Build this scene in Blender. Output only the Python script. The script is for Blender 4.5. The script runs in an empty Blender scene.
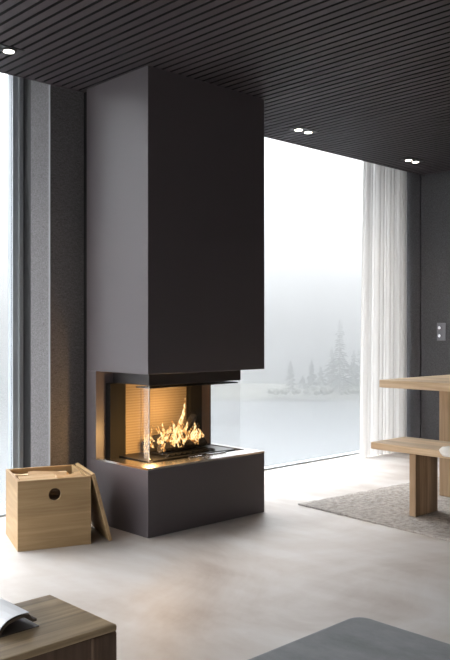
import bpy, bmesh, math, random
from mathutils import Vector, Matrix, noise as mnoise
random.seed(7)
sc = bpy.context.scene
C = sc.collection
R = math.radians

# ------------------------------------------------------------------ camera, world, light, exposure
TH = math.atan((1052 - 225) / 790)
cam_d = bpy.data.cameras.new('camera'); cam = bpy.data.objects.new('camera', cam_d); C.objects.link(cam)
cam_d.sensor_fit = 'HORIZONTAL'; cam_d.sensor_width = 36; cam_d.lens = 796 / 450 * 36; cam_d.shift_y = .0012
cam_d.clip_start = 0.05; cam_d.clip_end = 2000
cam.location = (0, 0, 1.142); cam.rotation_euler = (R(90), 0, TH - R(90))
sc.camera = cam

sc.view_settings.view_transform = 'Standard'; sc.view_settings.look = 'None'
sc.view_settings.gamma = 1; sc.view_settings.use_curve_mapping = False
sc.view_settings.exposure = 0.58
sc.cycles.use_denoising = True
sc.cycles.max_bounces = 10; sc.cycles.diffuse_bounces = 5; sc.cycles.glossy_bounces = 5
sc.cycles.transparent_max_bounces = 24; sc.cycles.transmission_bounces = 6; sc.cycles.volume_bounces = 1
sc.cycles.sample_clamp_indirect = 8

W = bpy.data.worlds.new('overcast_sky'); sc.world = W; W.use_nodes = True
nt = W.node_tree; nt.nodes.clear()
SKY = [(0.0, .53), (.10, .66), (.20, 1.05), (.34, 2.2), (.60, 5.6), (.90, 8.0)]      # overcast sky: sine of the elevation, radiance
GLOW = 3.2
tc = nt.nodes.new('ShaderNodeTexCoord'); sp = nt.nodes.new('ShaderNodeSeparateXYZ')
rp = nt.nodes.new('ShaderNodeValToRGB'); el = rp.color_ramp.elements
while len(el) < len(SKY): el.new(.5)
for i, (p_, v_) in enumerate(SKY): el[i].position = p_; el[i].color = (v_ / 12, v_ / 12, v_ / 12, 1)
ml = nt.nodes.new('ShaderNodeMath'); ml.operation = 'MULTIPLY'; ml.inputs[1].default_value = 12
bg = nt.nodes.new('ShaderNodeBackground'); bg.inputs['Color'].default_value = (0.95, 0.972, 1.0, 1)
wo = nt.nodes.new('ShaderNodeOutputWorld')
nt.links.new(tc.outputs['Generated'], sp.inputs[0]); nt.links.new(sp.outputs['Z'], rp.inputs[0]); nt.links.new(rp.outputs[0], ml.inputs[0])
# the veiled sun brightens the sky round one direction, beyond the left-hand windows
dt = nt.nodes.new('ShaderNodeVectorMath'); dt.operation = 'DOT_PRODUCT'; dt.inputs[1].default_value = Vector((-1.0, .25, .42)).normalized()
cl = nt.nodes.new('ShaderNodeMath'); cl.operation = 'MAXIMUM'; cl.inputs[1].default_value = 0
pw = nt.nodes.new('ShaderNodeMath'); pw.operation = 'POWER'; pw.inputs[1].default_value = 8
gl = nt.nodes.new('ShaderNodeMath'); gl.operation = 'MULTIPLY_ADD'; gl.inputs[1].default_value = GLOW
nt.links.new(tc.outputs['Generated'], dt.inputs[0]); nt.links.new(dt.outputs['Value'], cl.inputs[0]); nt.links.new(cl.outputs[0], pw.inputs[0])
nt.links.new(pw.outputs[0], gl.inputs[0]); nt.links.new(ml.outputs[0], gl.inputs[2])
nt.links.new(gl.outputs[0], bg.inputs['Strength']); nt.links.new(bg.outputs[0], wo.inputs[0])

# daylight portals lying in the two window openings (they only guide the sky's own light)
def portal(x0, x1):
    l = bpy.data.lights.new('window_portal', 'AREA'); l.shape = 'RECTANGLE'; l.size = x1 - x0; l.size_y = 2.9
    l.cycles.is_portal = True
    o = bpy.data.objects.new('window_portal', l); C.objects.link(o)
    o.location = ((x0 + x1) / 2, 4.56, 1.47); o.rotation_euler = (R(-90), 0, 0)
    return o
portal(-2.5, 2.42); portal(3.55, 6.57)
side = portal(-2.9, 4.3); side.location = (-2.58, .7, 1.35); side.rotation_euler = (R(90), 0, R(-90))

# ------------------------------------------------------------------ materials
def mat(name, col=(.5, .5, .5), rough=.5, metal=0, spec=.5):
    m = bpy.data.materials.new(name); m.use_nodes = True
    b = m.node_tree.nodes['Principled BSDF']
    b.inputs['Base Color'].default_value = (*col, 1); b.inputs['Roughness'].default_value = rough
    b.inputs['Metallic'].default_value = metal; b.inputs['Specular IOR Level'].default_value = spec
    return m, m.node_tree, b
def N(t, kind, **kw):
    n = t.nodes.new(kind)
    for k, v in kw.items():
        if k in n.inputs: n.inputs[k].default_value = v
        else: setattr(n, k, v)
    return n
def coords(t, scale=(1, 1, 1), rot=(0, 0, 0)):
    c = N(t, 'ShaderNodeTexCoord'); m = N(t, 'ShaderNodeMapping')
    m.inputs['Scale'].default_value = scale; m.inputs['Rotation'].default_value = rot
    t.links.new(c.outputs['Object'], m.inputs[0]); return m.outputs[0]
def ramp(t, fac, stops):
    r = N(t, 'ShaderNodeValToRGB'); e = r.color_ramp.elements
    while len(e) < len(stops): e.new(.5)
    for i, (p, c) in enumerate(stops): e[i].position = p; e[i].color = (*c, 1)
    t.links.new(fac, r.inputs[0]); return r.outputs[0]
def bump(t, b, h, strength=.2, dist=.002):
    n = N(t, 'ShaderNodeBump'); n.inputs['Strength'].default_value = strength; n.inputs['Distance'].default_value = dist
    t.links.new(h, n.inputs['Height']); t.links.new(n.outputs[0], b.inputs['Normal'])

def wood(name, lo, hi, axis='x', board=.12, across='y', rough=.45, var=.25):
    m, t, b = mat(name, hi, rough, 0, .35)
    s = {'x': (1.2, 22, 22), 'y': (22, 1.2, 22), 'z': (22, 22, 1.2)}[axis]
    v = coords(t, s)
    n1 = N(t, 'ShaderNodeTexNoise'); n1.inputs['Scale'].default_value = 1.6; n1.inputs['Detail'].default_value = 6; n1.inputs['Roughness'].default_value = .6; n1.inputs['Distortion'].default_value = .6
    t.links.new(v, n1.inputs['Vector'])
    c0 = ramp(t, n1.outputs['Fac'], [(.30, lo), (.52, tuple((a + c) / 2 for a, c in zip(lo, hi))), (.72, hi)])
    # boards: a tone for each stave
    cc = N(t, 'ShaderNodeTexCoord'); sx = N(t, 'ShaderNodeSeparateXYZ'); t.links.new(cc.outputs['Object'], sx.inputs[0])
    dv = N(t, 'ShaderNodeMath', operation='DIVIDE'); dv.inputs[1].default_value = board
    t.links.new(sx.outputs[{'x': 0, 'y': 1, 'z': 2}[across]], dv.inputs[0])
    fl = N(t, 'ShaderNodeMath', operation='FLOOR'); t.links.new(dv.outputs[0], fl.inputs[0])
    wn = N(t, 'ShaderNodeTexWhiteNoise', noise_dimensions='1D'); t.links.new(fl.outputs[0], wn.inputs['W'])
    mr = N(t, 'ShaderNodeMapRange'); mr.inputs['To Min'].default_value = 1 - var; mr.inputs['To Max'].default_value = 1 + var * .4
    t.links.new(wn.outputs['Value'], mr.inputs['Value'])
    mx = N(t, 'ShaderNodeMix', data_type='RGBA', blend_type='MULTIPLY'); mx.inputs[0].default_value = 1
    t.links.new(c0, mx.inputs[6]); t.links.new(mr.outputs[0], mx.inputs[7])
    t.links.new(mx.outputs[2], b.inputs['Base Color'])
    bump(t, b, n1.outputs['Fac'], .12, .001)
    return m

def felt(name, col, col2, rough=.95):
    m, t, b = mat(name, col, rough, 0, .15)
    v = coords(t)
    def nz(sc_, vec): 
        q = N(t, 'ShaderNodeTexNoise'); q.inputs['Scale'].default_value = sc_; q.inputs['Detail'].default_value = 4
        t.links.new(vec, q.inputs['Vector']); return q.outputs['Fac']
    a = nz(60, coords(t, (1, 1, 6))); c = nz(60, coords(t, (6, 6, 1))); d = nz(160, v)
    s1 = N(t, 'ShaderNodeMath', operation='ADD'); t.links.new(a, s1.inputs[0]); t.links.new(c, s1.inputs[1])
    s2 = N(t, 'ShaderNodeMath', operation='ADD'); t.links.new(s1.outputs[0], s2.inputs[0]); t.links.new(d, s2.inputs[1])
    s3 = N(t, 'ShaderNodeMath', operation='DIVIDE'); t.links.new(s2.outputs[0], s3.inputs[0]); s3.inputs[1].default_value = 3
    t.links.new(ramp(t, s3.outputs[0], [(.40, col), (.60, col2)]), b.inputs['Base Color'])
    bump(t, b, s1.outputs[0], .25, .002)
    b.inputs['Sheen Weight'].default_value = .15
    return m

M = {}
M['slat'], t, b = mat('charcoal_painted_slats', (.058, .048, .053), .65, 0, .2)
M['gap'] = mat('black_backing', (.004, .004, .004), .9)[0]
# polished concrete floor
M['floor'], t, b = mat('polished_concrete', (.6, .57, .55), .3, 0, .38)
v = coords(t, (1, 1, 1)); n1 = N(t, 'ShaderNodeTexNoise', Scale=.9); n1.inputs['Detail'].default_value = 7; n1.inputs['Roughness'].default_value = .62; n1.inputs['Distortion'].default_value = 1.2
t.links.new(v, n1.inputs['Vector'])
n2 = N(t, 'ShaderNodeTexNoise', Scale=5.0); n2.inputs['Detail'].default_value = 8; t.links.new(coords(t, (1, .35, 1), (0, 0, .5)), n2.inputs['Vector'])
a1 = N(t, 'ShaderNodeMix', data_type='FLOAT'); a1.inputs[0].default_value = .35
t.links.new(n1.outputs['Fac'], a1.inputs[2]); t.links.new(n2.outputs['Fac'], a1.inputs[3])
t.links.new(ramp(t, a1.outputs[0], [(.36, (.40, .34, .30)), (.5, (.53, .485, .45)), (.62, (.61, .585, .565))]), b.inputs['Base Color'])
rr = N(t, 'ShaderNodeMapRange'); rr.inputs['To Min'].default_value = .42; rr.inputs['To Max'].default_value = .58
t.links.new(n1.outputs['Fac'], rr.inputs['Value']); t.links.new(rr.outputs[0], b.inputs['Roughness'])
bump(t, b, n2.outputs['Fac'], .05, .002)

M['felt_dark'] = felt('dark_grey_felt', (.045, .045, .049), (.115, .115, .122))
M['felt_column'] = felt('brown_grey_felt', (.078, .072, .074), (.18, .175, .18))
M['plaster'] = mat('dark_plaster', (.12, .115, .11), .8)[0]
M['alu'] = mat('grey_aluminium', (.42, .45, .48), .45, .3)[0]
M['matte'] = mat('matte_black_enamel', (.010, .009, .008), .85, 0, .15)[0]
M['strip'] = mat('dull_metal_edge', (.20, .21, .22), .5, .2)[0]
M['black'] = mat('black_metal', (.012, .012, .013), .45, .3)[0]
M['steelframe'] = mat('dark_steel', (.07, .065, .065), .35, .8)[0]
M['ledge'], t, b = mat('brushed_steel', (.62, .60, .58), .22, 1)
M['hood'], t, b = mat('anthracite_paint', (.094, .081, .086), .42, 0, .5)
n = N(t, 'ShaderNodeTexNoise', Scale=600.0); t.links.new(coords(t), n.inputs['Vector']); bump(t, b, n.outputs['Fac'], .05, .0005)
b.inputs['Coat Weight'].default_value = 0
# firebox brick lining with fine ribs
M['liner'], t, b = mat('ribbed_vermiculite', (.55, .42, .26), .9, 0, .2)
w = N(t, 'ShaderNodeTexWave', wave_type='BANDS', bands_direction='Z', Scale=19.0); w.inputs['Distortion'].default_value = .6; w.inputs['Detail'].default_value = 2
t.links.new(coords(t), w.inputs['Vector'])
t.links.new(ramp(t, w.outputs['Fac'], [(.0, (.17, .13, .085)), (.35, (.22, .17, .115)), (1, (.235, .185, .125))]), b.inputs['Base Color'])
bump(t, b, w.outputs['Fac'], .3, .003)

M['firelight_brown'] = mat('painted_firelight', (.20, .115, .065), .45, .2)[0]  # firelight on the back panel, laid in as a brown tone

def glass(name, tint=(1, 1, 1), refl=1.45, amount=1.0):
    m = bpy.data.materials.new(name); m.use_nodes = True; t = m.node_tree; t.nodes.clear()
    o = N(t, 'ShaderNodeOutputMaterial'); tr = N(t, 'ShaderNodeBsdfTransparent'); tr.inputs[0].default_value = (*tint, 1)
    g = N(t, 'ShaderNodeBsdfGlossy'); g.inputs['Roughness'].default_value = .0; g.inputs[0].default_value = (1, 1, 1, 1)
    f = N(t, 'ShaderNodeFresnel'); f.inputs[0].default_value = refl
    mu = N(t, 'ShaderNodeMath', operation='MULTIPLY'); mu.inputs[1].default_value = amount
    mx = N(t, 'ShaderNodeMixShader')
    ge = N(t, 'ShaderNodeNewGeometry'); bf = N(t, 'ShaderNodeMath', operation='SUBTRACT'); bf.inputs[0].default_value = 1; t.links.new(ge.outputs['Backfacing'], bf.inputs[1])
    m3 = N(t, 'ShaderNodeMath', operation='MULTIPLY'); t.links.new(mu.outputs[0], m3.inputs[0]); t.links.new(bf.outputs[0], m3.inputs[1])   # a pane reflects at its front face
    t.links.new(f.outputs[0], mu.inputs[0]); t.links.new(m3.outputs[0], mx.inputs[0])
    t.links.new(tr.outputs[0], mx.inputs[1]); t.links.new(g.outputs[0], mx.inputs[2]); t.links.new(mx.outputs[0], o.inputs[0])
    return m
M['glass'] = glass('clear_window_glass', (.985, .99, .99), 1.45, .3)
M['fireglass'] = glass('fire_glass', (.985, .985, .985), 1.45, .35)
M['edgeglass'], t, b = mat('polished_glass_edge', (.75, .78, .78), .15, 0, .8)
m = bpy.data.materials.new('painted_reflection'); m.use_nodes = True; t = m.node_tree; t.nodes.clear(); M['pane_reflection'] = m  # reflection in the glass, put in as pale diffuse colour
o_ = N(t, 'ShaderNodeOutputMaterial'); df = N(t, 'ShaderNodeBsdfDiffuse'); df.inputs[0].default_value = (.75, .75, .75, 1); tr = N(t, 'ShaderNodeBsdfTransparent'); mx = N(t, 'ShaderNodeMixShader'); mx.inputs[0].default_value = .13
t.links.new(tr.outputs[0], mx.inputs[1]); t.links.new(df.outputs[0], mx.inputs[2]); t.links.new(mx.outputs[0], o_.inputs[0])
M['oak'] = wood('pale_oak_long', (.48, .33, .20), (.76, .58, .39), 'y', .075, 'x', .5, .22)
M['oak_table'] = wood('pale_oak_table', (.48, .34, .21), (.76, .60, .42), 'y', .10, 'x', .5, .18)
M['oak_leg'] = wood('pale_oak_upright', (.38, .25, .145), (.66, .48, .31), 'z', .065, 'x', .5, .3)
M['box_wood'] = wood('oak_box', (.34, .215, .105), (.49, .335, .175), 'x', .18, 'z', .5, .16)
M['box_side'] = wood('oak_box_side', (.34, .215, .105), (.49, .335, .175), 'y', .18, 'z', .5, .16)
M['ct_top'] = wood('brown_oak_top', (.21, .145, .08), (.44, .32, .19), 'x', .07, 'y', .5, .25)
M['ct_shaded'] = wood('brown_oak_shaded', (.07, .042, .026), (.16, .10, .065), 'z', .09, 'x', .55, .3)  # the table's oak darkened, shade on its sides put into the colour
M['firewood'] = wood('split_firewood', (.55, .36, .19), (.82, .62, .40), 'x', .5, 'y', .7, .1)
M['bark'] = mat('birch_bark', (.10, .065, .04), .9)[0]
M['char'], t, b = mat('charred_wood', (.010, .008, .007), .9)
n = N(t, 'ShaderNodeTexVoronoi', Scale=60.0); t.links.new(coords(t), n.inputs['Vector']); bump(t, b, n.outputs['Distance'], .8, .006)
M['white'] = mat('white_paint', (.8, .8, .8), .4)[0]
# felt pouf
M['pouf'], t, b = mat('grey_felt_cover', (.15, .155, .165), .95, 0, .2)
n = N(t, 'ShaderNodeTexNoise', Scale=9.0); n.inputs['Detail'].default_value = 9; n.inputs['Roughness'].default_value = .7
t.links.new(coords(t, (1, .6, 1), (0, 0, .7)), n.inputs['Vector'])
t.links.new(ramp(t, n.outputs['Fac'], [(.35, (.125, .13, .138)), (.65, (.21, .215, .225))]), b.inputs['Base Color'])
b.inputs['Sheen Weight'].default_value = .3
# rug: thick woven rows
M['rug'], t, b = mat('woven_wool', (.42, .38, .34), .97, 0, .1)
w = N(t, 'ShaderNodeTexWave', wave_type='BANDS', bands_direction='Y', Scale=26.0); w.inputs['Distortion'].default_value = 3.0; w.inputs['Detail'].default_value = 3; w.inputs['Detail Scale'].default_value = 6
t.links.new(coords(t), w.inputs['Vector'])
n = N(t, 'ShaderNodeTexNoise', Scale=34.0); n.inputs['Detail'].default_value = 4; t.links.new(coords(t), n.inputs['Vector'])
a1 = N(t, 'ShaderNodeMix', data_type='FLOAT'); a1.inputs[0].default_value = .6
t.links.new(w.outputs['Fac'], a1.inputs[2]); t.links.new(n.outputs['Fac'], a1.inputs[3])
t.links.new(ramp(t, a1.outputs[0], [(.30, (.20, .175, .155)), (.5, (.45, .41, .375)), (.70, (.68, .64, .60))]), b.inputs['Base Color'])
bump(t, b, a1.outputs[0], .9, .008)
# sheer curtain
m = bpy.data.materials.new('sheer_white_voile'); m.use_nodes = True; t = m.node_tree; t.nodes.clear(); M['voile'] = m
o_ = N(t, 'ShaderNodeOutputMaterial'); df = N(t, 'ShaderNodeBsdfDiffuse'); df.inputs[0].default_value = (.74, .72, .70, 1)
tl = N(t, 'ShaderNodeBsdfTranslucent'); tl.inputs[0].default_value = (.74, .72, .70, 1)
tr = N(t, 'ShaderNodeBsdfTransparent'); tr.inputs[0].default_value = (1, 1, 1, 1)
m1 = N(t, 'ShaderNodeMixShader'); m1.inputs[0].default_value = .5; m2 = N(t, 'ShaderNodeMixShader'); m2.inputs[0].default_value = .18
t.links.new(df.outputs[0], m1.inputs[1]); t.links.new(tl.outputs[0], m1.inputs[2])
t.links.new(m1.outputs[0], m2.inputs[1]); t.links.new(tr.outputs[0], m2.inputs[2]); t.links.new(m2.outputs[0], o_.inputs[0])
M['fleece'] = mat('cream_fleece', (.78, .76, .72), .95, 0, .1)[0]
M['paper'] = mat('white_paper', (.78, .78, .80), .55)[0]
M['paper_edge'] = mat('printed_page_edges', (.10, .07, .05), .8)[0]
M['cover'] = mat('dark_book_cover', (.05, .035, .03), .5)[0]
M['chrome'] = mat('satin_steel', (.6, .6, .62), .25, 1)[0]
M['plate'] = mat('grey_plastic_plate', (.17, .17, .19), .4)[0]
M['plate_black'] = mat('black_fitting', (.01, .01, .01), .5)[0]
m = bpy.data.materials.new('lamp_glow'); m.use_nodes = True; t = m.node_tree; t.nodes.clear(); M['lamp'] = m
e = N(t, 'ShaderNodeEmission'); e.inputs[0].default_value = (1, .93, .82, 1); e.inputs[1].default_value = 6
o_ = N(t, 'ShaderNodeOutputMaterial'); t.links.new(e.outputs[0], o_.inputs[0])
# flame: hot translucent gas, denser seen edge-on less
m = bpy.data.materials.new('flame_gas'); m.use_nodes = True; t = m.node_tree; t.nodes.clear(); M['flame'] = m
o_ = N(t, 'ShaderNodeOutputMaterial'); e = N(t, 'ShaderNodeEmission'); tr = N(t, 'ShaderNodeBsdfTransparent')
mx = N(t, 'ShaderNodeMixShader'); lw = N(t, 'ShaderNodeLayerWeight'); lw.inputs[0].default_value = .45
inv = N(t, 'ShaderNodeMath', operation='SUBTRACT'); inv.inputs[0].default_value = 1; t.links.new(lw.outputs['Facing'], inv.inputs[1])
n = N(t, 'ShaderNodeTexNoise', Scale=38.0); n.inputs['Detail'].default_value = 4; n.inputs['Distortion'].default_value = 1.5
t.links.new(coords(t, (1, 1, .5)), n.inputs['Vector'])
mr = N(t, 'ShaderNodeMapRange'); mr.inputs['From Min'].default_value = .44; mr.inputs['From Max'].default_value = .62; mr.clamp = True
t.links.new(n.outputs['Fac'], mr.inputs['Value'])
mu = N(t, 'ShaderNodeMath', operation='MULTIPLY'); t.links.new(inv.outputs[0], mu.inputs[0]); t.links.new(mr.outputs[0], mu.inputs[1])
mu2 = N(t, 'ShaderNodeMath', operation='MULTIPLY'); mu2.inputs[1].default_value = .85; t.links.new(mu.outputs[0], mu2.inputs[0])
t.links.new(ramp(t, mr.outputs[0], [(0, (1, .25, .04)), (.5, (1, .5, .14)), (1, (1, .78, .42))]), e.inputs[0]); e.inputs[1].default_value = 1.3
t.links.new(mu2.outputs[0], mx.inputs[0]); t.links.new(tr.outputs[0], mx.inputs[1]); t.links.new(e.outputs[0], mx.inputs[2]); t.links.new(mx.outputs[0], o_.inputs[0])
M['conifer'] = mat('conifer_needles', (.035, .055, .045), .9)[0]
M['scrub'] = mat('scrub_leaves', (.10, .105, .085), .9)[0]
M['shore'] = mat('shore_ground', (.12, .12, .10), .95)[0]
M['water'], t, b = mat('lake_water', (.14, .15, .158), .2)
n = N(t, 'ShaderNodeTexNoise', Scale=.35); n.inputs['Detail'].default_value = 4; t.links.new(coords(t), n.inputs['Vector']); bump(t, b, n.outputs['Fac'], .12, .25)
def fog(name, dens):
    m = bpy.data.materials.new(name); m.use_nodes = True; t = m.node_tree; t.nodes.clear()
    o_ = N(t, 'ShaderNodeOutputMaterial'); v = N(t, 'ShaderNodeVolumeScatter'); v.inputs['Density'].default_value = dens; v.inputs['Anisotropy'].default_value = .93
    v.inputs['Color'].default_value = (1, 1, 1, 1); t.links.new(v.outputs[0], o_.inputs['Volume']); return m
M['fog'] = fog('lake_haze', .0120)
M['mist'] = fog('low_mist', .03)

# ------------------------------------------------------------------ mesh helpers
def box(bm, x0, x1, y0, y1, z0, z1, mtx=None):
    vs = [bm.verts.new((x, y, z)) for x in (x0, x1) for y in (y0, y1) for z in (z0, z1)]
    if mtx is not None:
        for v in vs: v.co = mtx @ v.co
    for f in ((0, 1, 3, 2), (4, 6, 7, 5), (0, 4, 5, 1), (2, 3, 7, 6), (0, 2, 6, 4), (1, 5, 7, 3)):
        bm.faces.new([vs[i] for i in f])
    return vs
def cyl(bm, p, r, h, axis='z', seg=24, r2=None):
    g = bmesh.ops.create_cone(bm, cap_ends=True, segments=seg, radius1=r, radius2=r if r2 is None else r2, depth=h)
    m = Matrix.Translation(p) @ {'z': Matrix(), 'x': Matrix.Rotation(R(90), 4, 'Y'), 'y': Matrix.Rotation(R(90), 4, 'X')}[axis]
    bmesh.ops.transform(bm, matrix=m, verts=g['verts']); return g['verts']
def obj(name, bm, m, parent=None, bevel=0, smooth=False, seg=2):
    bmesh.ops.recalc_face_normals(bm, faces=bm.faces)
    me = bpy.data.meshes.new(name); bm.to_mesh(me); bm.free()
    if m: me.materials.append(m)
    if smooth:
        for p in me.polygons: p.use_smooth = True
    o = bpy.data.objects.new(name, me); C.objects.link(o)
    if parent: o.parent = parent
    if bevel:
        md = o.modifiers.new('bevel', 'BEVEL'); md.width = bevel; md.segments = seg; md.limit_method = 'ANGLE'; md.angle_limit = R(40)
    return o
def bx(name, dims, m, parent=None, bevel=0, mtx=None):
    bm = bmesh.new(); box(bm, *dims, mtx); return obj(name, bm, m, parent, bevel)
def thing(name, label, cat, loc=(0, 0, 0), rz=0, group=None):
    o = bpy.data.objects.new(name, None); C.objects.link(o); o.location = loc; o.rotation_euler = (0, 0, rz)
    o.empty_display_size = .1
    return tag(o, label, cat, group)
def tag(o, label, cat, group=None, kind=None):
    o['label'] = label; o['category'] = cat
    if group: o['group'] = group
    if kind: o['kind'] = kind
    return o
def struct(o): o['kind'] = 'structure'; return o

# ------------------------------------------------------------------ room shell
H = 2.6; YC = 4.125; YG = 4.49; XR = 6.53; XL = -2.5; YB = -3.0; FX0, FX1 = 2.51, 3.55
struct(bx('floor', (XL, XR, YB, 4.56, -.2, 0), M['floor']))
bm = bmesh.new(); x = XL
while x < XR - .05:
    box(bm, x, x + .0435, YB, YC - .012, H, H + .035); x += .0605
box(bm, XL, XR, YC - .012, YC, H - .002, 3.0)
ceil = struct(obj('ceiling', bm, M['slat'])); ceil.data.materials.append(M['gap'])
for p in ceil.data.polygons:                                      # slat sides coloured black to deepen the shade in the gaps
    if abs(p.normal.x) > .9: p.material_index = 1
bm = bmesh.new(); box(bm, XL, XR, YB, YC - .0121, H + .0351, H + .16); bk = obj('slat_backing', bm, M['gap'], ceil)
struct(bx('trim_1', (XL, XR, YC + .0005, 4.56, 3.0, 3.1), M['plaster']))           # roof of the curtain recess
struct(bx('wall_right', (XR, XR + .15, 4.167, 4.60, 0, 3.0), M['felt_dark']))
struct(bx('wall_side', (XR, XR + .15, YB, 4.155, 0, 3.0), M['felt_dark']))
struct(bx('trim_2', (XR + .02, XR + .14, 4.1552, 4.1668, 0, 3.0), M['gap']))         # dark joint between the felt panels
struct(bx('wall_left', (XL - .15, XL, YB, -2.8, 0, 2.86), M['plaster']))
struct(bx('trim_5', (XL - .15, XL, -2.7995, 4.6, 2.72, 2.86), M['plaster']))
struct(bx('trim_6', (XL - .15, XL, 4.3005, 4.6, 0, 2.7195), M['plaster']))
w3 = struct(bpy.data.objects.new('window_3', None)); C.objects.link(w3)  # unseen window, added for the daylight on left-facing sides
bm = bmesh.new()
for y in (-2.799, -1.97, -1.13, -.299, .6, 1.5, 2.4, 3.3, 4.25): box(bm, XL - .09, XL - .02, y, y + .045, .03, 2.70)
box(bm, XL - .09, XL - .02, -2.799, 4.3, 0, .029); box(bm, XL - .09, XL - .02, -2.799, 4.3, 2.7005, 2.7190)
obj('window_frame', bm, M['alu'], w3)
bm = bmesh.new()
for y, d_ in ((-2.753, .782), (-1.924, .793), (-1.084, .784), (-.253, .852), (.646, .853), (1.546, .853), (2.446, .853), (3.346, .903)): box(bm, XL - .06, XL - .05, y, y + d_, .03, 2.70)
obj('window_pane', bm, M['glass'], w3)
struct(bx('wall_front', (XL, XR, YB - .15, YB, 0, 2.86), M['plaster']))
struct(bx('wall_back', (FX0 + .002, FX1, YC, 4.354, 0, 3.0), M['felt_column']))
struct(bx('trim_3', (FX0 - .004, FX0 + .0018, YC - .003, YC + .014, 0, 2.599), M['strip'], bevel=.001))
struct(bx('trim_4', (FX0 + .012, FX1, 4.3545, 4.56, 0, 3.0), M['black']))
def window(n, x0, x1, left_wide):
    w = bpy.data.objects.new('window_%d' % n, None); C.objects.link(w); struct(w)
    bm = bmesh.new()
    box(bm, x0, x1, YG - .02, YG + .05, 0, .014); box(bm, x0, x1, YG - .03, YG + .05, 2.94, 3.0)
    box(bm, x0, x0 + .05, YG - .03, YG + .05, .014, 2.94)
    obj('window_frame', bm, M['alu'], w)
    bm = bmesh.new(); box(bm, x1 - .062, x1 - .022, YG - .012, YG + .05, .014, 2.94); box(bm, x1 - .028, x1, YG - .03, YG + .05, .014, 2.94)
    obj('window_frame', bm, M['alu'], w)
    bm = bmesh.new(); box(bm, x0 + .05, x1 - .062, YG, YG + .012, .014, 2.94)
    obj('window_pane', bm, M['glass'], w)
struct(bx('added_eave', (XL, XR + .15, 4.561, 5.05, 3.0, 3.1), M['plaster']))            # unseen eave, added to cut overhead sky light near the glass
window(1, XL, 2.521, True); window(2, FX1 + .001, XR - .001, False)

# ------------------------------------------------------------------ fireplace
X0, X1, Y0, Y1 = 2.714, 3.642, 3.453, 4.05
fp = thing('fireplace', 'tall anthracite fireplace with glass-sided firebox standing between the windows', 'fireplace', (X0, Y0, 0))
def L(a): return (a[0] - X0, a[1] - X0, a[2] - Y0, a[3] - Y0, a[4], a[5])
def fpart(name, dims, m, bevel=0, parent=None): return bx(name, L(dims), m, parent or fp, bevel)
fpart('plinth', (X0, X1, Y0, Y1, .0, .372), M['hood'], .002)
bm = bmesh.new(); box(bm, *L((X0, X1, Y0, Y0 + .125, .3722, .384))); box(bm, *L((X0, X0 + .105, Y0 + .125, 3.95, .3722, .384)))
box(bm, *L((X1 - .04, X1, Y0 + .125, 3.95, .3722, .384)))
obj('ledge', bm, M['ledge'], fp)
fpart('chimney_hood', (X0, X1, Y0, Y1, .90, H - .001), M['hood'], .002)
bk = fpart('back_panel', (X0, X1, 3.951, Y1, .3722, .8998), M['hood'])
fpart('rear_spacer', (X0 + .03, X1 - .03, Y1 + .0003, YC - .0005, 0, H - .002), M['gap'])
GX0, GX1, GY = 2.836, 3.577, 3.60
fr = fpart('firebox_frame', (GX0, GX1, GY, 3.95, .826, .8995), M['steelframe'], .002)
fpart('heat_deflector', (GX0 + .005, GX1 - .02, GY + .004, GY + .13, .808, .8155), M['black'], .001)
bm = bmesh.new()
box(bm, *L((GX0 + .02, GX1 - .02, GY + .03, 3.93, .3725, .386)))
obj('firebox_floor', bm, M['black'], fp)
bm = bmesh.new(); k = GX0 + .24
for i in range(9):
    box(bm, *L((GX0 + .2 + i * .045, GX0 + .212 + i * .045, GY + .06, 3.90, .392, .402)))
for y in (GY + .07, 3.88): box(bm, *L((GX0 + .19, GX0 + .585, y, y + .012, .3862, .392)))
obj('grate', bm, M['black'], fp)
fpart('liner_panel', (2.91, 3.035, 3.935, 3.9505, .386, .826), M['liner'])
fpart('liner_panel', (3.04, 3.41, 3.935, 3.9505, .386, .826), M['liner'])
fpart('firebox_post', (2.785, 2.850, 3.905, 3.9505, .3725, .8255), M['matte'])
fpart('firebox_post', (2.8504, 2.905, 3.915, 3.9505, .3725, .8255), M['matte'])
fpart('firebox_post', (3.415, 3.515, 3.90, 3.9505, .3725, .8255), M['matte'])
fpart('firelit_strip', (3.517, 3.625, 3.945, 3.9505, .386, .8255), M['firelight_brown'])  # strip added over the back panel so that it looks fire-lit
fpart('glass_pane', (GX0 + .003, GX1 - .003, GY, GY + .004, .386, .826), M['fireglass'])
fpart('glass_pane', (GX0, GX0 + .004, GY + .0045, 3.89, .386, .826), M['fireglass'])
fpart('glass_pane', (GX1 - .004, GX1, GY + .0045, 3.95, .386, .826), M['fireglass'])
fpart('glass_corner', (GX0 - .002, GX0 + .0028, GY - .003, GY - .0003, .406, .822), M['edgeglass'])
fpart('reflection_band', (GX0 - .0015, GX0 - .0003, GY, GY + .045, .406, .822), M['pane_reflection'])  # pale strip standing in for a grazing reflection on the left pane
fpart('pane_bracket', (GX0 - .004, GX0 + .024, GY - .006, GY - .0005, .386, .405), M['ledge'], .001)
for x, l in ((3.12, .10), (3.26, .16)):
    fpart('air_lever', (x, x + l, GY - .03, GY - .018, .3845, .391), M['chrome'], .001)

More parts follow.
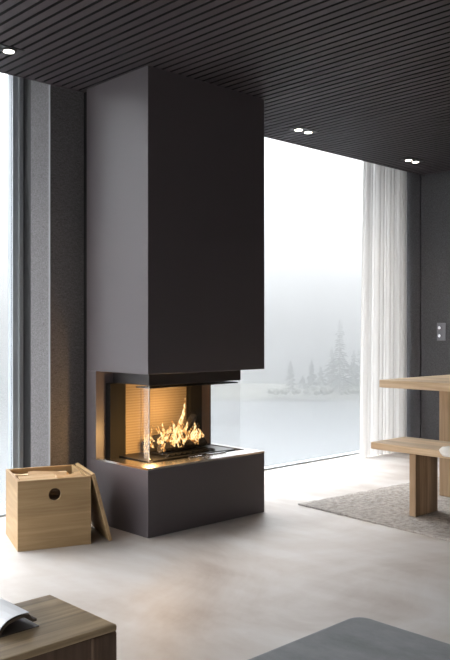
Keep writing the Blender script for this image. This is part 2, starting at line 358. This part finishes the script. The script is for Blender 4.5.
# logs on the fire
def log_mesh(length, r, seed, split=False, seg=10, rings=7):
    bm = bmesh.new(); rnd = random.Random(seed); prev = None
    angs = [2 * math.pi * k / seg for k in range(seg)]
    if split: 
        pts = []
        a0 = R(68)
        pts.append((0, -r * .55))
        for k in range(seg - 1):
            a = R(90) - a0 / 2 * 1 + a0 * k / (seg - 2)
            pts.append((math.cos(a) * r * 1.1 * (1 + .05 * rnd.uniform(-1, 1)), math.sin(a) * r * 1.1 - r * .55))
    else: pts = [(math.cos(a) * r * (1 + .14 * rnd.uniform(-1, 1)), math.sin(a) * r * (1 + .14 * rnd.uniform(-1, 1))) for a in angs]
    bend = rnd.uniform(-.1, .1) * r * 2
    for i in range(rings):
        u = i / (rings - 1); s = 1 + .06 * rnd.uniform(-1, 1); dz = bend * math.sin(u * math.pi)
        ring = [bm.verts.new(((u - .5) * length, p * s + rnd.uniform(-1, 1) * r * .04, q * s + dz + rnd.uniform(-1, 1) * r * .04)) for p, q in pts]
        if prev:
            for k in range(len(ring)): bm.faces.new((prev[k], prev[(k + 1) % len(ring)], ring[(k + 1) % len(ring)], ring[k]))
        else: bm.faces.new(list(reversed(ring)))
        prev = ring
    bm.faces.new(prev)
    if split:
        for k, f in enumerate(bm.faces):
            if 1 <= k <= (rings - 1) * seg and 1 <= (k - 1) % seg <= seg - 2: f.material_index = 1
    return bm
fire_logs = [
    ((3.20, 3.73, .436), .38, .028, 4, 0, 'charred log lying nearest the glass on the grate'),
    ((3.17, 3.82, .438), .38, .030, -6, 0, 'charred log lying nearest the ribbed firebox lining on the grate'),
    ((3.275, 3.785, .515), .34, .022, 30, 24, 'dark log leaning across the fire, its end raised to the right'),
    ((3.12, 3.765, .490), .20, .020, -40, 6, 'short burning log lying across the left of the grate logs')]
for i, (p, l, r, rz, ry, lab) in enumerate(fire_logs):
    o = obj('burning_log', log_mesh(l, r, i + 3), M['char'], None); o.location = p
    o.rotation_euler = (0, R(-ry), R(rz)); tag(o, lab, 'log', 'logs burning in the fireplace')
# flames
bm = bmesh.new(); rnd = random.Random(11)
def lick(bm, base, h, r, lean, tw):
    prev = None; n = 12; seg = 8; ph = rnd.uniform(0, 6.28)
    for i in range(n + 1):
        u = i / n; z = base[2] + h * u
        w = r * (math.sin(math.pi * min(1, u * .8 + .12)) ** .8) * (1 - u * .82)
        cx = base[0] + lean[0] * u * u * h + math.sin(u * 7 + ph) * .22 * r * (1 + 2 * u)
        cy = base[1] + lean[1] * u * u * h + math.cos(u * 6 + ph) * .2 * r * (1 + u)
        ring = [bm.verts.new((cx + math.cos(2 * math.pi * k / seg + tw * u) * w, cy + math.sin(2 * math.pi * k / seg + tw * u) * w * .5, z)) for k in range(seg)]
        if prev:
            for k in range(seg): bm.faces.new((prev[k], prev[(k + 1) % seg], ring[(k + 1) % seg], ring[k]))
        prev = ring
licks = [(-.13, .10, .028), (-.10, .15, .03), (-.06, .18, .032), (-.03, .27, .03), (0, .22, .034), (.03, .16, .034), (.07, .14, .034),
         (.11, .12, .032), (.15, .10, .03), (.18, .09, .026), (-.16, .07, .022), (.05, .10, .03), (-.08, .09, .03), (.12, .08, .03), (0.0, .10, .036), (-.045, .12, .03), (.09, .07, .03)]
for dx, h, r in licks:
    lick(bm, (3.16 + dx, 3.75 + rnd.uniform(-.07, .05), .43 + rnd.uniform(0, .03)), h, r, (rnd.uniform(-.1, .25), 0), rnd.uniform(-2, 2))
for k in range(60):
    lick(bm, (3.16 + rnd.uniform(-.17, .17), 3.75 + rnd.uniform(-.08, .06), .415 + rnd.uniform(0, .10)), rnd.uniform(.025, .07), rnd.uniform(.007, .02), (rnd.uniform(-1.4, 1.4), 0), rnd.uniform(-3, 3))
fl = obj('flames', bm, M['flame'], None, smooth=True); tag(fl, 'orange and yellow flames rising from the logs behind the glass', 'fire', kind='stuff')
for p, e_, r_ in (((3.17, 3.74, .66), 3.2, .05), ((2.868, 3.63, .48), 7.0, .03)):
    l = bpy.data.lights.new('fire_light', 'POINT'); l.energy = e_; l.color = (1, .58, .22); l.shadow_soft_size = r_; l.specular_factor = 0
    o = bpy.data.objects.new('fire_light', l); C.objects.link(o); o.location = p

# ------------------------------------------------------------------ firewood box, its lid and the wood inside
BXL = (2.312, 3.832, 0); BR = R(-20); bw, bd, bh, th = .192, .203, .363, .015
fb = thing('firewood_box', 'open oak box with a round grip hole, holding split firewood', 'box', BXL, BR)
bm = bmesh.new(); box(bm, -bw, bw, -bd, -bd + th, 0, bh)
fpn = obj('front_panel', bm, M['box_wood'], fb)
cb = bmesh.new(); cyl(cb, (0, -bd + .007, .281), .033, .06, 'y', 32); cut = obj('grip_hole_cutter', cb, None)
md = fpn.modifiers.new('hole', 'BOOLEAN'); md.operation = 'DIFFERENCE'; md.object = cut; md.solver = 'EXACT'
cut.parent = fb
bpy.context.view_layer.update()
dg = bpy.context.evaluated_depsgraph_get(); me = bpy.data.meshes.new_from_object(fpn.evaluated_get(dg))
fpn.modifiers.clear(); fpn.data = me; bpy.data.objects.remove(cut)
bx('back_panel', (-bw, bw, bd - th, bd, 0, bh), M['box_wood'], fb)
bx('side_panel', (-bw, -bw + th, -bd + th + .0003, bd - th - .0003, 0, bh), M['box_side'], fb)
bx('side_panel', (bw - th, bw, -bd + th + .0003, bd - th - .0003, 0, bh), M['box_side'], fb)
bx('bottom_panel', (-bw + th + .0003, bw - th - .0003, -bd + th + .0003, bd - th - .0003, 0.002, .014), M['box_side'], fb)
# lid leaning against the box
lean = math.atan2(.098, .372)
lid = thing('box_lid', 'oak lid leaning on edge against the right side of the firewood box', 'lid', (0, 0, 0), 0)
mt = Matrix.Translation(BXL) @ Matrix.Rotation(BR, 4, 'Z') @ Matrix.Translation((bw + .1005, -.012, 0.0045)) @ Matrix.Rotation(-lean, 4, 'Y')
lid.matrix_world = mt
bx('lid_board', (-.0005, .0175, -.195, .19, 0, .380), M['box_side'], lid, .002)
BM = Matrix.Translation(BXL) @ Matrix.Rotation(BR, 4, 'Z')
def firewood(x, y, z, rz, rx, l, r, seed, lab):
    o = obj('firewood_log', log_mesh(l, r, seed, True), M['firewood']); o.data.materials.append(M['bark']); tag(o, lab, 'log', 'firewood inside the box')
    o.matrix_world = BM @ Matrix.Translation((x, y, z)) @ Matrix.Rotation(R(rz), 4, 'Z') @ Matrix.Rotation(R(rx), 4, 'X')
for i, (x, y, z, rz, rx, r) in enumerate([(0, -.06, .064, 3, 5, .062), (0, .09, .064, -3, 170, .062), (-.01, -.11, .185, -2, 90, .058), (.01, .09, .170, 4, 20, .06), (0, -.09, .272, -2, 90, .050), (0, .04, .255, -3, 185, .05)]):
    firewood(x, y, z, rz, rx, .32, r, 40 + i, 'split log buried low in the pile inside the oak box')
for i, (x, y, z, rz, rx, l, r, lab) in enumerate([
        (-.075, -.10, .343, 6, 150, .19, .058, 'pale split log on top of the pile, at the front left corner of the box'),
        (.005, -.005, .345, -30, -148, .22, .058, 'pale split log lying aslant on top, in the middle of the box'),
        (.095, -.10, .342, 20, 155, .15, .055, 'pale split log on top of the pile, at the front right corner of the box'),
        (-.02, .115, .325, -5, -125, .30, .055, 'pale split log on top of the pile, along the back of the box')]):
    firewood(x, y, z, rz, rx, l, r, 60 + i, lab)

# ------------------------------------------------------------------ rug, bench, table
rug = bmesh.new()
nx, ny, wx, wy = 60, 90, 2.3, 3.6
vs = {}
for i in range(nx + 1):
    for j in range(ny + 1):
        x = wx * i / nx; y = -wy * j / ny
        if j in (0, ny): y += .004 * math.sin(i * 2.1)
        if i in (0, nx): x += .005 * math.sin(j * 2.6)
        vs[i, j] = rug.verts.new((x, y, .008 + .0008 * math.sin(j * 1.9 + i)))
for i in range(nx):
    for j in range(ny): rug.faces.new((vs[i, j], vs[i, j + 1], vs[i + 1, j + 1], vs[i + 1, j]))
ro = obj('rug', rug, M['rug'], smooth=True); ro.location = (3.948, 3.44, 0); ro.rotation_euler = (0, 0, R(-(-5.5)) * -1 if False else R(-4.7 + 0))
md = ro.modifiers.new('thick', 'SOLIDIFY'); md.thickness = .0075; md.offset = -1
tag(ro, 'woven beige wool rug under the oak table and bench', 'rug')

bn = thing('bench', 'pale oak bench on solid plank legs, standing on the rug beside the table', 'bench', (4.09, 2.965, 0))
bx('seat', (0, .37, -2.2, 0, .404, .447), M['oak'], bn, .004)
for y in (-.225, -1.95): bx('leg', (.085, .335, y - .045, y, .0092, .4038), M['oak_leg'], bn, .003)
tb = thing('dining_table', 'thick pale oak dining table on plank legs, at the right edge behind the bench', 'table', (4.74, 3.362, 0))
bx('tabletop', (0, .95, -2.6, 0, .735, .79), M['oak_table'], tb, .004)
for y in (-.425, -2.0): bx('leg', (.10, .85, y - .085, y, .0092, .7348), M['oak_leg'], tb, .003)
# fleece lying over the bench edge
bm = bmesh.new(); nx, ny = 26, 40; vs = {}
for i in range(nx + 1):
    for j in range(ny + 1):
        u = i / nx; s = -.035 + u * .38; v_ = j / ny; rr = math.sqrt(((u - .5) * 2) ** 2 * .15 + 1)
        y = -.455 - .75 * v_ ; edge = min(v_, 1 - v_) * .75
        y += -.05 * ((u - .35) * 2) ** 2 * (1 - v_) + .01 * math.sin(u * 17)
        puff = .018 * min(1, edge / .03) ** .5 + .007 * mnoise.noise(Vector((s * 40, y * 40, 0)))
        if s < 0: x = -.012 - puff * .8; z = .4535 + s
        else: x = s - .012; z = .4540 + puff
        vs[i, j] = bm.verts.new((4.09 + x, 2.935 + y, z))
for i in range(nx):
    for j in range(ny): bm.faces.new((vs[i, j], vs[i, j + 1], vs[i + 1, j + 1], vs[i + 1, j]))
fo = obj('fleece_throw', bm, M['fleece'], smooth=True); md = fo.modifiers.new('t', 'SOLIDIFY'); md.thickness = .006; md.offset = -1 ; 
tag(fo, 'cream white fleece draped over the bench seat at the right edge', 'throw')

# ------------------------------------------------------------------ coffee table, book, pouf
ct = thing('coffee_table', 'low brown oak block table in the lower left foreground, book on top', 'table', (.35, 1.687, 0))
W_ = .875; D_ = .328
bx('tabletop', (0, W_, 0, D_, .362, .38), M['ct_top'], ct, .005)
bx('front_panel', (.075, W_ - .0755, .006, .03, .0, .3618), M['ct_shaded'], ct, .002)
bx('back_panel', (.075, W_ - .0755, D_ - .03, D_ - .006, .0, .3618), M['ct_shaded'], ct, .002)
bx('side_panel', (W_ - .075, W_, 0, D_, 0, .3618), M['ct_shaded'], ct, .005)
bx('side_panel', (0, .0748, 0, D_, 0, .3618), M['ct_shaded'], ct, .005)
# open book: arched pages
bk = thing('book', 'open book with arching white pages lying on the coffee table', 'book', (.96, 1.815, .3805))
def sheet(bm, prof, thick, y0, y1, ny=6, skew=0.0):
    n = len(prof); nrm = []
    for i in range(n):
        a = Vector(prof[max(0, i - 1)]); c = Vector(prof[min(n - 1, i + 1)]); d = (c - a).normalized(); nrm.append(Vector((d.y, -d.x)))
    rows = []
    for j in range(ny + 1):
        v = j / ny; y = y0 + (y1 - y0) * v
        top = [bm.verts.new((p[0] + skew * v, y, p[1])) for p in prof]
        bot = [bm.verts.new((p[0] + q[0] * thick + skew * v, y, max(.0003, p[1] + q[1] * thick))) for p, q in zip(prof, nrm)]
        rows.append((top, bot))
    for j in range(ny):
        a, b_ = rows[j], rows[j + 1]
        for i in range(n - 1):
            bm.faces.new((a[0][i], a[0][i + 1], b_[0][i + 1], b_[0][i])); bm.faces.new((a[1][i + 1], a[1][i], b_[1][i], b_[1][i + 1]))
        bm.faces.new((a[0][0], b_[0][0], b_[1][0], a[1][0])); bm.faces.new((a[0][-1], a[1][-1], b_[1][-1], b_[0][-1]))
    for r_ in (rows[0], rows[-1]):
        for i in range(n - 1): bm.faces.new((r_[0][i], r_[1][i], r_[1][i + 1], r_[0][i + 1]))
# right hand: page block arching over from the gutter at x=0 (profile in x,z)
arch = [(-.005, .002), (-.002, .014), (.006, .026), (.02, .036), (.04, .042), (.06, .044), (.082, .043)]
bm = bmesh.new(); sheet(bm, arch, .0015, 0, .20); obj('page', bm, M['paper'], bk, smooth=False)
arch2 = [(.0, .0018), (.002, .012), (.010, .022), (.024, .031), (.045, .036), (.066, .038), (.084, .036), (.088, .028), (.096, .02), (.105, .0205)]
bm = bmesh.new(); sheet(bm, arch2, .006, .002, .197); obj('page_block', bm, M['paper_edge'], bk)
archL = [(-.16, .006), (-.12, .017), (-.08, .026), (-.04, .026), (-.015, .016), (-.007, .003)]
bm = bmesh.new(); sheet(bm, archL, .002, 0, .20); obj('page', bm, M['paper'], bk)
bm = bmesh.new(); box(bm, -.165, .11, -.003, .203, 0, .0018); obj('book_cover', bm, M['cover'], bk)

pf = thing('pouf', 'grey felt covered square pouf with rounded corners in the lower right foreground', 'pouf', (1.70, 1.275, 0))
def roundbox(x0, x1, y0, y1, z0, z1, r, rv, n=8, nv=5):
    bm = bmesh.new()
    def outline(ins, z):
        pts = []; rr = max(r - ins, .005)
        for cx, cy, a0 in ((x1 - r, y1 - r, 0), (x0 + r, y1 - r, 90), (x0 + r, y0 + r, 180), (x1 - r, y0 + r, 270)):
            for k in range(n + 1):
                a = R(a0 + 90 * k / n); pts.append(bm.verts.new((cx + math.cos(a) * rr, cy + math.sin(a) * rr, z)))
        return pts
    lv = [(rv * (1 - math.sin(R(90 * k / nv))), z0 + rv * (1 - math.cos(R(90 * k / nv)))) for k in range(nv + 1)]
    lv += [(rv * (1 - math.cos(R(90 * k / nv))), z1 - rv * (1 - math.sin(R(90 * k / nv)))) for k in range(nv + 1)]
    prev = None
    for ins, z in lv:
        ring = outline(ins, z)
        if prev:
            m = len(ring)
            for k in range(m): bm.faces.new((prev[k], prev[(k + 1) % m], ring[(k + 1) % m], ring[k]))
        else: bm.faces.new(list(reversed(ring)))
        prev = ring
    bm.faces.new(prev); return bm
obj('cushion_top', roundbox(-.80, 0, -.80, 0, .30, .40, .05, .018), M['pouf'], pf, smooth=False)
obj('upholstered_base', roundbox(-.796, -.004, -.796, -.004, .03, .2995, .05, .012), M['pouf'], pf)
bm = bmesh.new()
for q in ((-.74, -.74), (-.06, -.74), (-.74, -.06), (-.06, -.06)):
    b2 = bmesh.new(); cyl(b2, (q[0], q[1], .0148), .022, .029); obj('foot', b2, M['black'], pf)
bm.free()

# ------------------------------------------------------------------ curtain
bm = bmesh.new(); n = 220; zs = [.006, .3, .8, 1.3, 1.8, 2.2, 2.55, 2.90]
rows = []
for z in zs:
    u = z / 2.9; row = []
    for i in range(n + 1):
        s = i / n; xa = 5.80 + .065 * u ** 1.3; xb = 6.50
        x = xa + (xb - xa) * s
        a = s * 2 * math.pi * 12 + .5 * math.sin(s * 9)
        y = 4.30 + (.026 + .010 * math.sin(s * 23)) * math.sin(a) + .004 * math.sin(s * 61)
        x += .006 * math.sin(2 * a + .6)
        row.append(bm.verts.new((x, y, z)))
    rows.append(row)
for a, c in zip(rows, rows[1:]):
    for i in range(n): bm.faces.new((a[i], a[i + 1], c[i + 1], c[i]))
cu = thing('curtain', 'sheer white floor-length curtain gathered beside the right-hand window', 'curtain', (6.17, 4.30, 0))
co = obj('curtain_cloth', bm, M['voile'], cu, smooth=True); co.location = (-6.17, -4.30, 0)
rl = bx('curtain_rail', (-2.4, .38, -.012, .012, 2.905, 2.999), M['alu'], cu)

# ------------------------------------------------------------------ switch plate, ceiling spotlights
sw = thing('wall_switch', 'grey double wall switch plate with two round steel knobs on dark felt wall', 'switch', (XR, 3.938, 1.131))
bx('plate', (-.008, -.0003, -.045, .045, -.082, .082), M['plate'], sw, .002)
for z in (-.037, .037):
    bm = bmesh.new(); cyl(bm, (-.0165, 0.008, z), .015, .017, 'x', 24); obj('knob', bm, M['chrome'], sw, .002)
def spot(x, y, label):
    t_ = thing('ceiling_spotlight', label, 'ceiling light', (x, y, H - .0005), 0, 'twin downlights in the slatted ceiling')
    bx('trim_plate', (-.115, .115, -.05, .05, -.005, 0), M['plate_black'], t_)
    for s in (-.052, .052):
        bm = bmesh.new(); cyl(bm, (s, 0, -.0075), .040, .005, 'z', 32); rg = obj('lamp_ring', bm, M['plate_black'], t_)
        bm = bmesh.new(); cyl(bm, (s, 0, -.0112), .028, .002, 'z', 32); obj('lamp_lens', bm, M['lamp'], rg)
        l = bpy.data.lights.new('downlight', 'SPOT'); l.energy = 6; l.color = (1, .86, .68); l.spot_size = R(100); l.spot_blend = .8; l.shadow_soft_size = .03
        o = bpy.data.objects.new('downlight', l); C.objects.link(o); o.parent = t_; o.location = (s, 0, -.02)
spot(1.989, 3.76, 'twin round ceiling downlight cut by the left edge of the photo')
spot(4.405, 3.787, 'twin round ceiling downlight just right of the fireplace, above the window')
spot(5.858, 3.816, 'twin round ceiling downlight in front of the curtain near the corner')

# ------------------------------------------------------------------ outdoors: lake, far shore, trees, haze
F = (math.cos(TH), math.sin(TH)); Rt = (math.sin(TH), -math.cos(TH))
def far(px, depth):                                                # a place on the far shore, given its bearing and distance
    a = (px - 225) / 790 * depth; return (F[0] * depth + Rt[0] * a, F[1] * depth + Rt[1] * a)
ZW = -12.0
struct(bx('lake', (-500, 700, 6, 800, ZW - 2, ZW), M['water']))
bm = bmesh.new(); c = far(330, 165)
bmesh.ops.create_icosphere(bm, subdivisions=4, radius=1)
for v in bm.verts: v.co.x *= 48; v.co.y *= 17; v.co.z = v.co.z * 1.6 + 1.2 * mnoise.noise(v.co * .08) 
sh = struct(obj('shore', bm, M['shore'], smooth=True)); sh.location = (c[0], c[1], ZW); sh.rotation_euler = (0, 0, TH - R(90))
def conifer(px, depth, h, w, seed, label):
    rnd = random.Random(seed); x, y = far(px, depth)
    t_ = thing('conifer', label, 'tree', (x, y, ZW), 0, 'trees across the misty lake')
    bm = bmesh.new(); cyl(bm, (0, 0, h * .48), h * .013, h * .96, 'z', 7, h * .002); obj('trunk', bm, M['shore'], t_)
    bm = bmesh.new(); z = h * .06
    while z < h * .985:
        u = z / h; rad = w * 1.25 * (1 - u) ** .9 * rnd.uniform(.45, 1.2) + .12
        for k in range(7):
            a = rnd.uniform(0, 6.283); l = rad * rnd.uniform(.5, 1.15); d = Vector((math.cos(a), math.sin(a), 0)); s = Vector((-d.y, d.x, 0)) * (l * .15 + .07)
            p0 = Vector((0, 0, z)); p1 = p0 + d * l * .6 + Vector((0, 0, -l * .12)); p2 = p0 + d * l + Vector((0, 0, -l * .34))
            th_ = Vector((0, 0, -.12 - l * .07))
            q = [bm.verts.new(p) for p in (p0, p1 + s, p2, p1 - s, p1 + th_)]
            for f in ((0, 1, 2), (0, 2, 3), (0, 1, 4), (1, 2, 4), (2, 3, 4), (3, 0, 4)): bm.faces.new([q[i] for i in f])
        z += h * .026
    obj('foliage', bm, M['conifer'], t_)
conifer(339, 156, 15.6, 3.2, 1, 'tallest misty spruce standing on the far lake shore')
conifer(290, 158, 7.4, 1.7, 2, 'small slim spruce, leftmost on the far lake shore')
conifer(311, 158, 7.6, 2.0, 3, 'middle-sized spruce between the leftmost spruce and the tallest one')
conifer(302, 166, 3.8, 1.6, 8, 'low young spruce between the two left-hand shore spruces')
conifer(331, 172, 9.8, 2.4, 4, 'spruce close on the left of the tallest one')
conifer(353, 160, 9.4, 2.6, 5, 'broad spruce between the tallest one and the curtain')
conifer(361, 165, 11.0, 2.8, 6, 'spruce at the curtain edge, rightmost on the far shore')
conifer(320, 168, 5.6, 2.0, 7, 'low bushy spruce left of the tallest pair')
def bush(px, depth, r, seed, label):
    rnd = random.Random(seed); x, y = far(px, depth); bm = bmesh.new()
    for k in range(9):
        g = bmesh.ops.create_icosphere(bm, subdivisions=2, radius=r * rnd.uniform(.35, .6))['verts']
        off = Vector((rnd.uniform(-r, r), rnd.uniform(-r, r) * .6, r * rnd.uniform(.2, .8)))
        for v in g: v.co = v.co * (1 + .35 * mnoise.noise(v.co * 2.5 + off)) + off
    o = obj('shrub', bm, M['scrub']); o.location = (x, y, ZW + 1.3); tag(o, label, 'shrub', 'shrubs across the misty lake')
for i, px in enumerate((272, 282, 297, 307, 318, 328, 345, 357)):
    bush(px, 148 + (i % 2) * 1.5, .9 + .2 * math.sin(i * 2), 20 + i, ['faint low shrub at the left end of the far shore, beside the fireplace', 'low shrub on the far shore, just left of the leftmost spruce',
        'low shrub on the far shore, just right of the leftmost spruce', 'low shrub on the far shore, under the middle-sized spruce', 'low shrub on the far shore, between middle-sized and tallest spruces',
        'low shrub on the far shore, at the left foot of the tallest spruce', 'low shrub on the far shore, at the right foot of the tallest spruce', 'low shrub on the far shore, nearest the curtain edge'][i])
hz = bx('haze', (-60, 330, 12, 215, ZW - 1, 30), M['fog']); tag(hz, 'pale haze hanging over the lake and trees', 'haze', kind='stuff')
ms = bx('mist', (-58, 328, 14, 213, ZW - .5, ZW + 1.9), M['mist']); tag(ms, 'white mist lying low on the lake water', 'mist', kind='stuff')
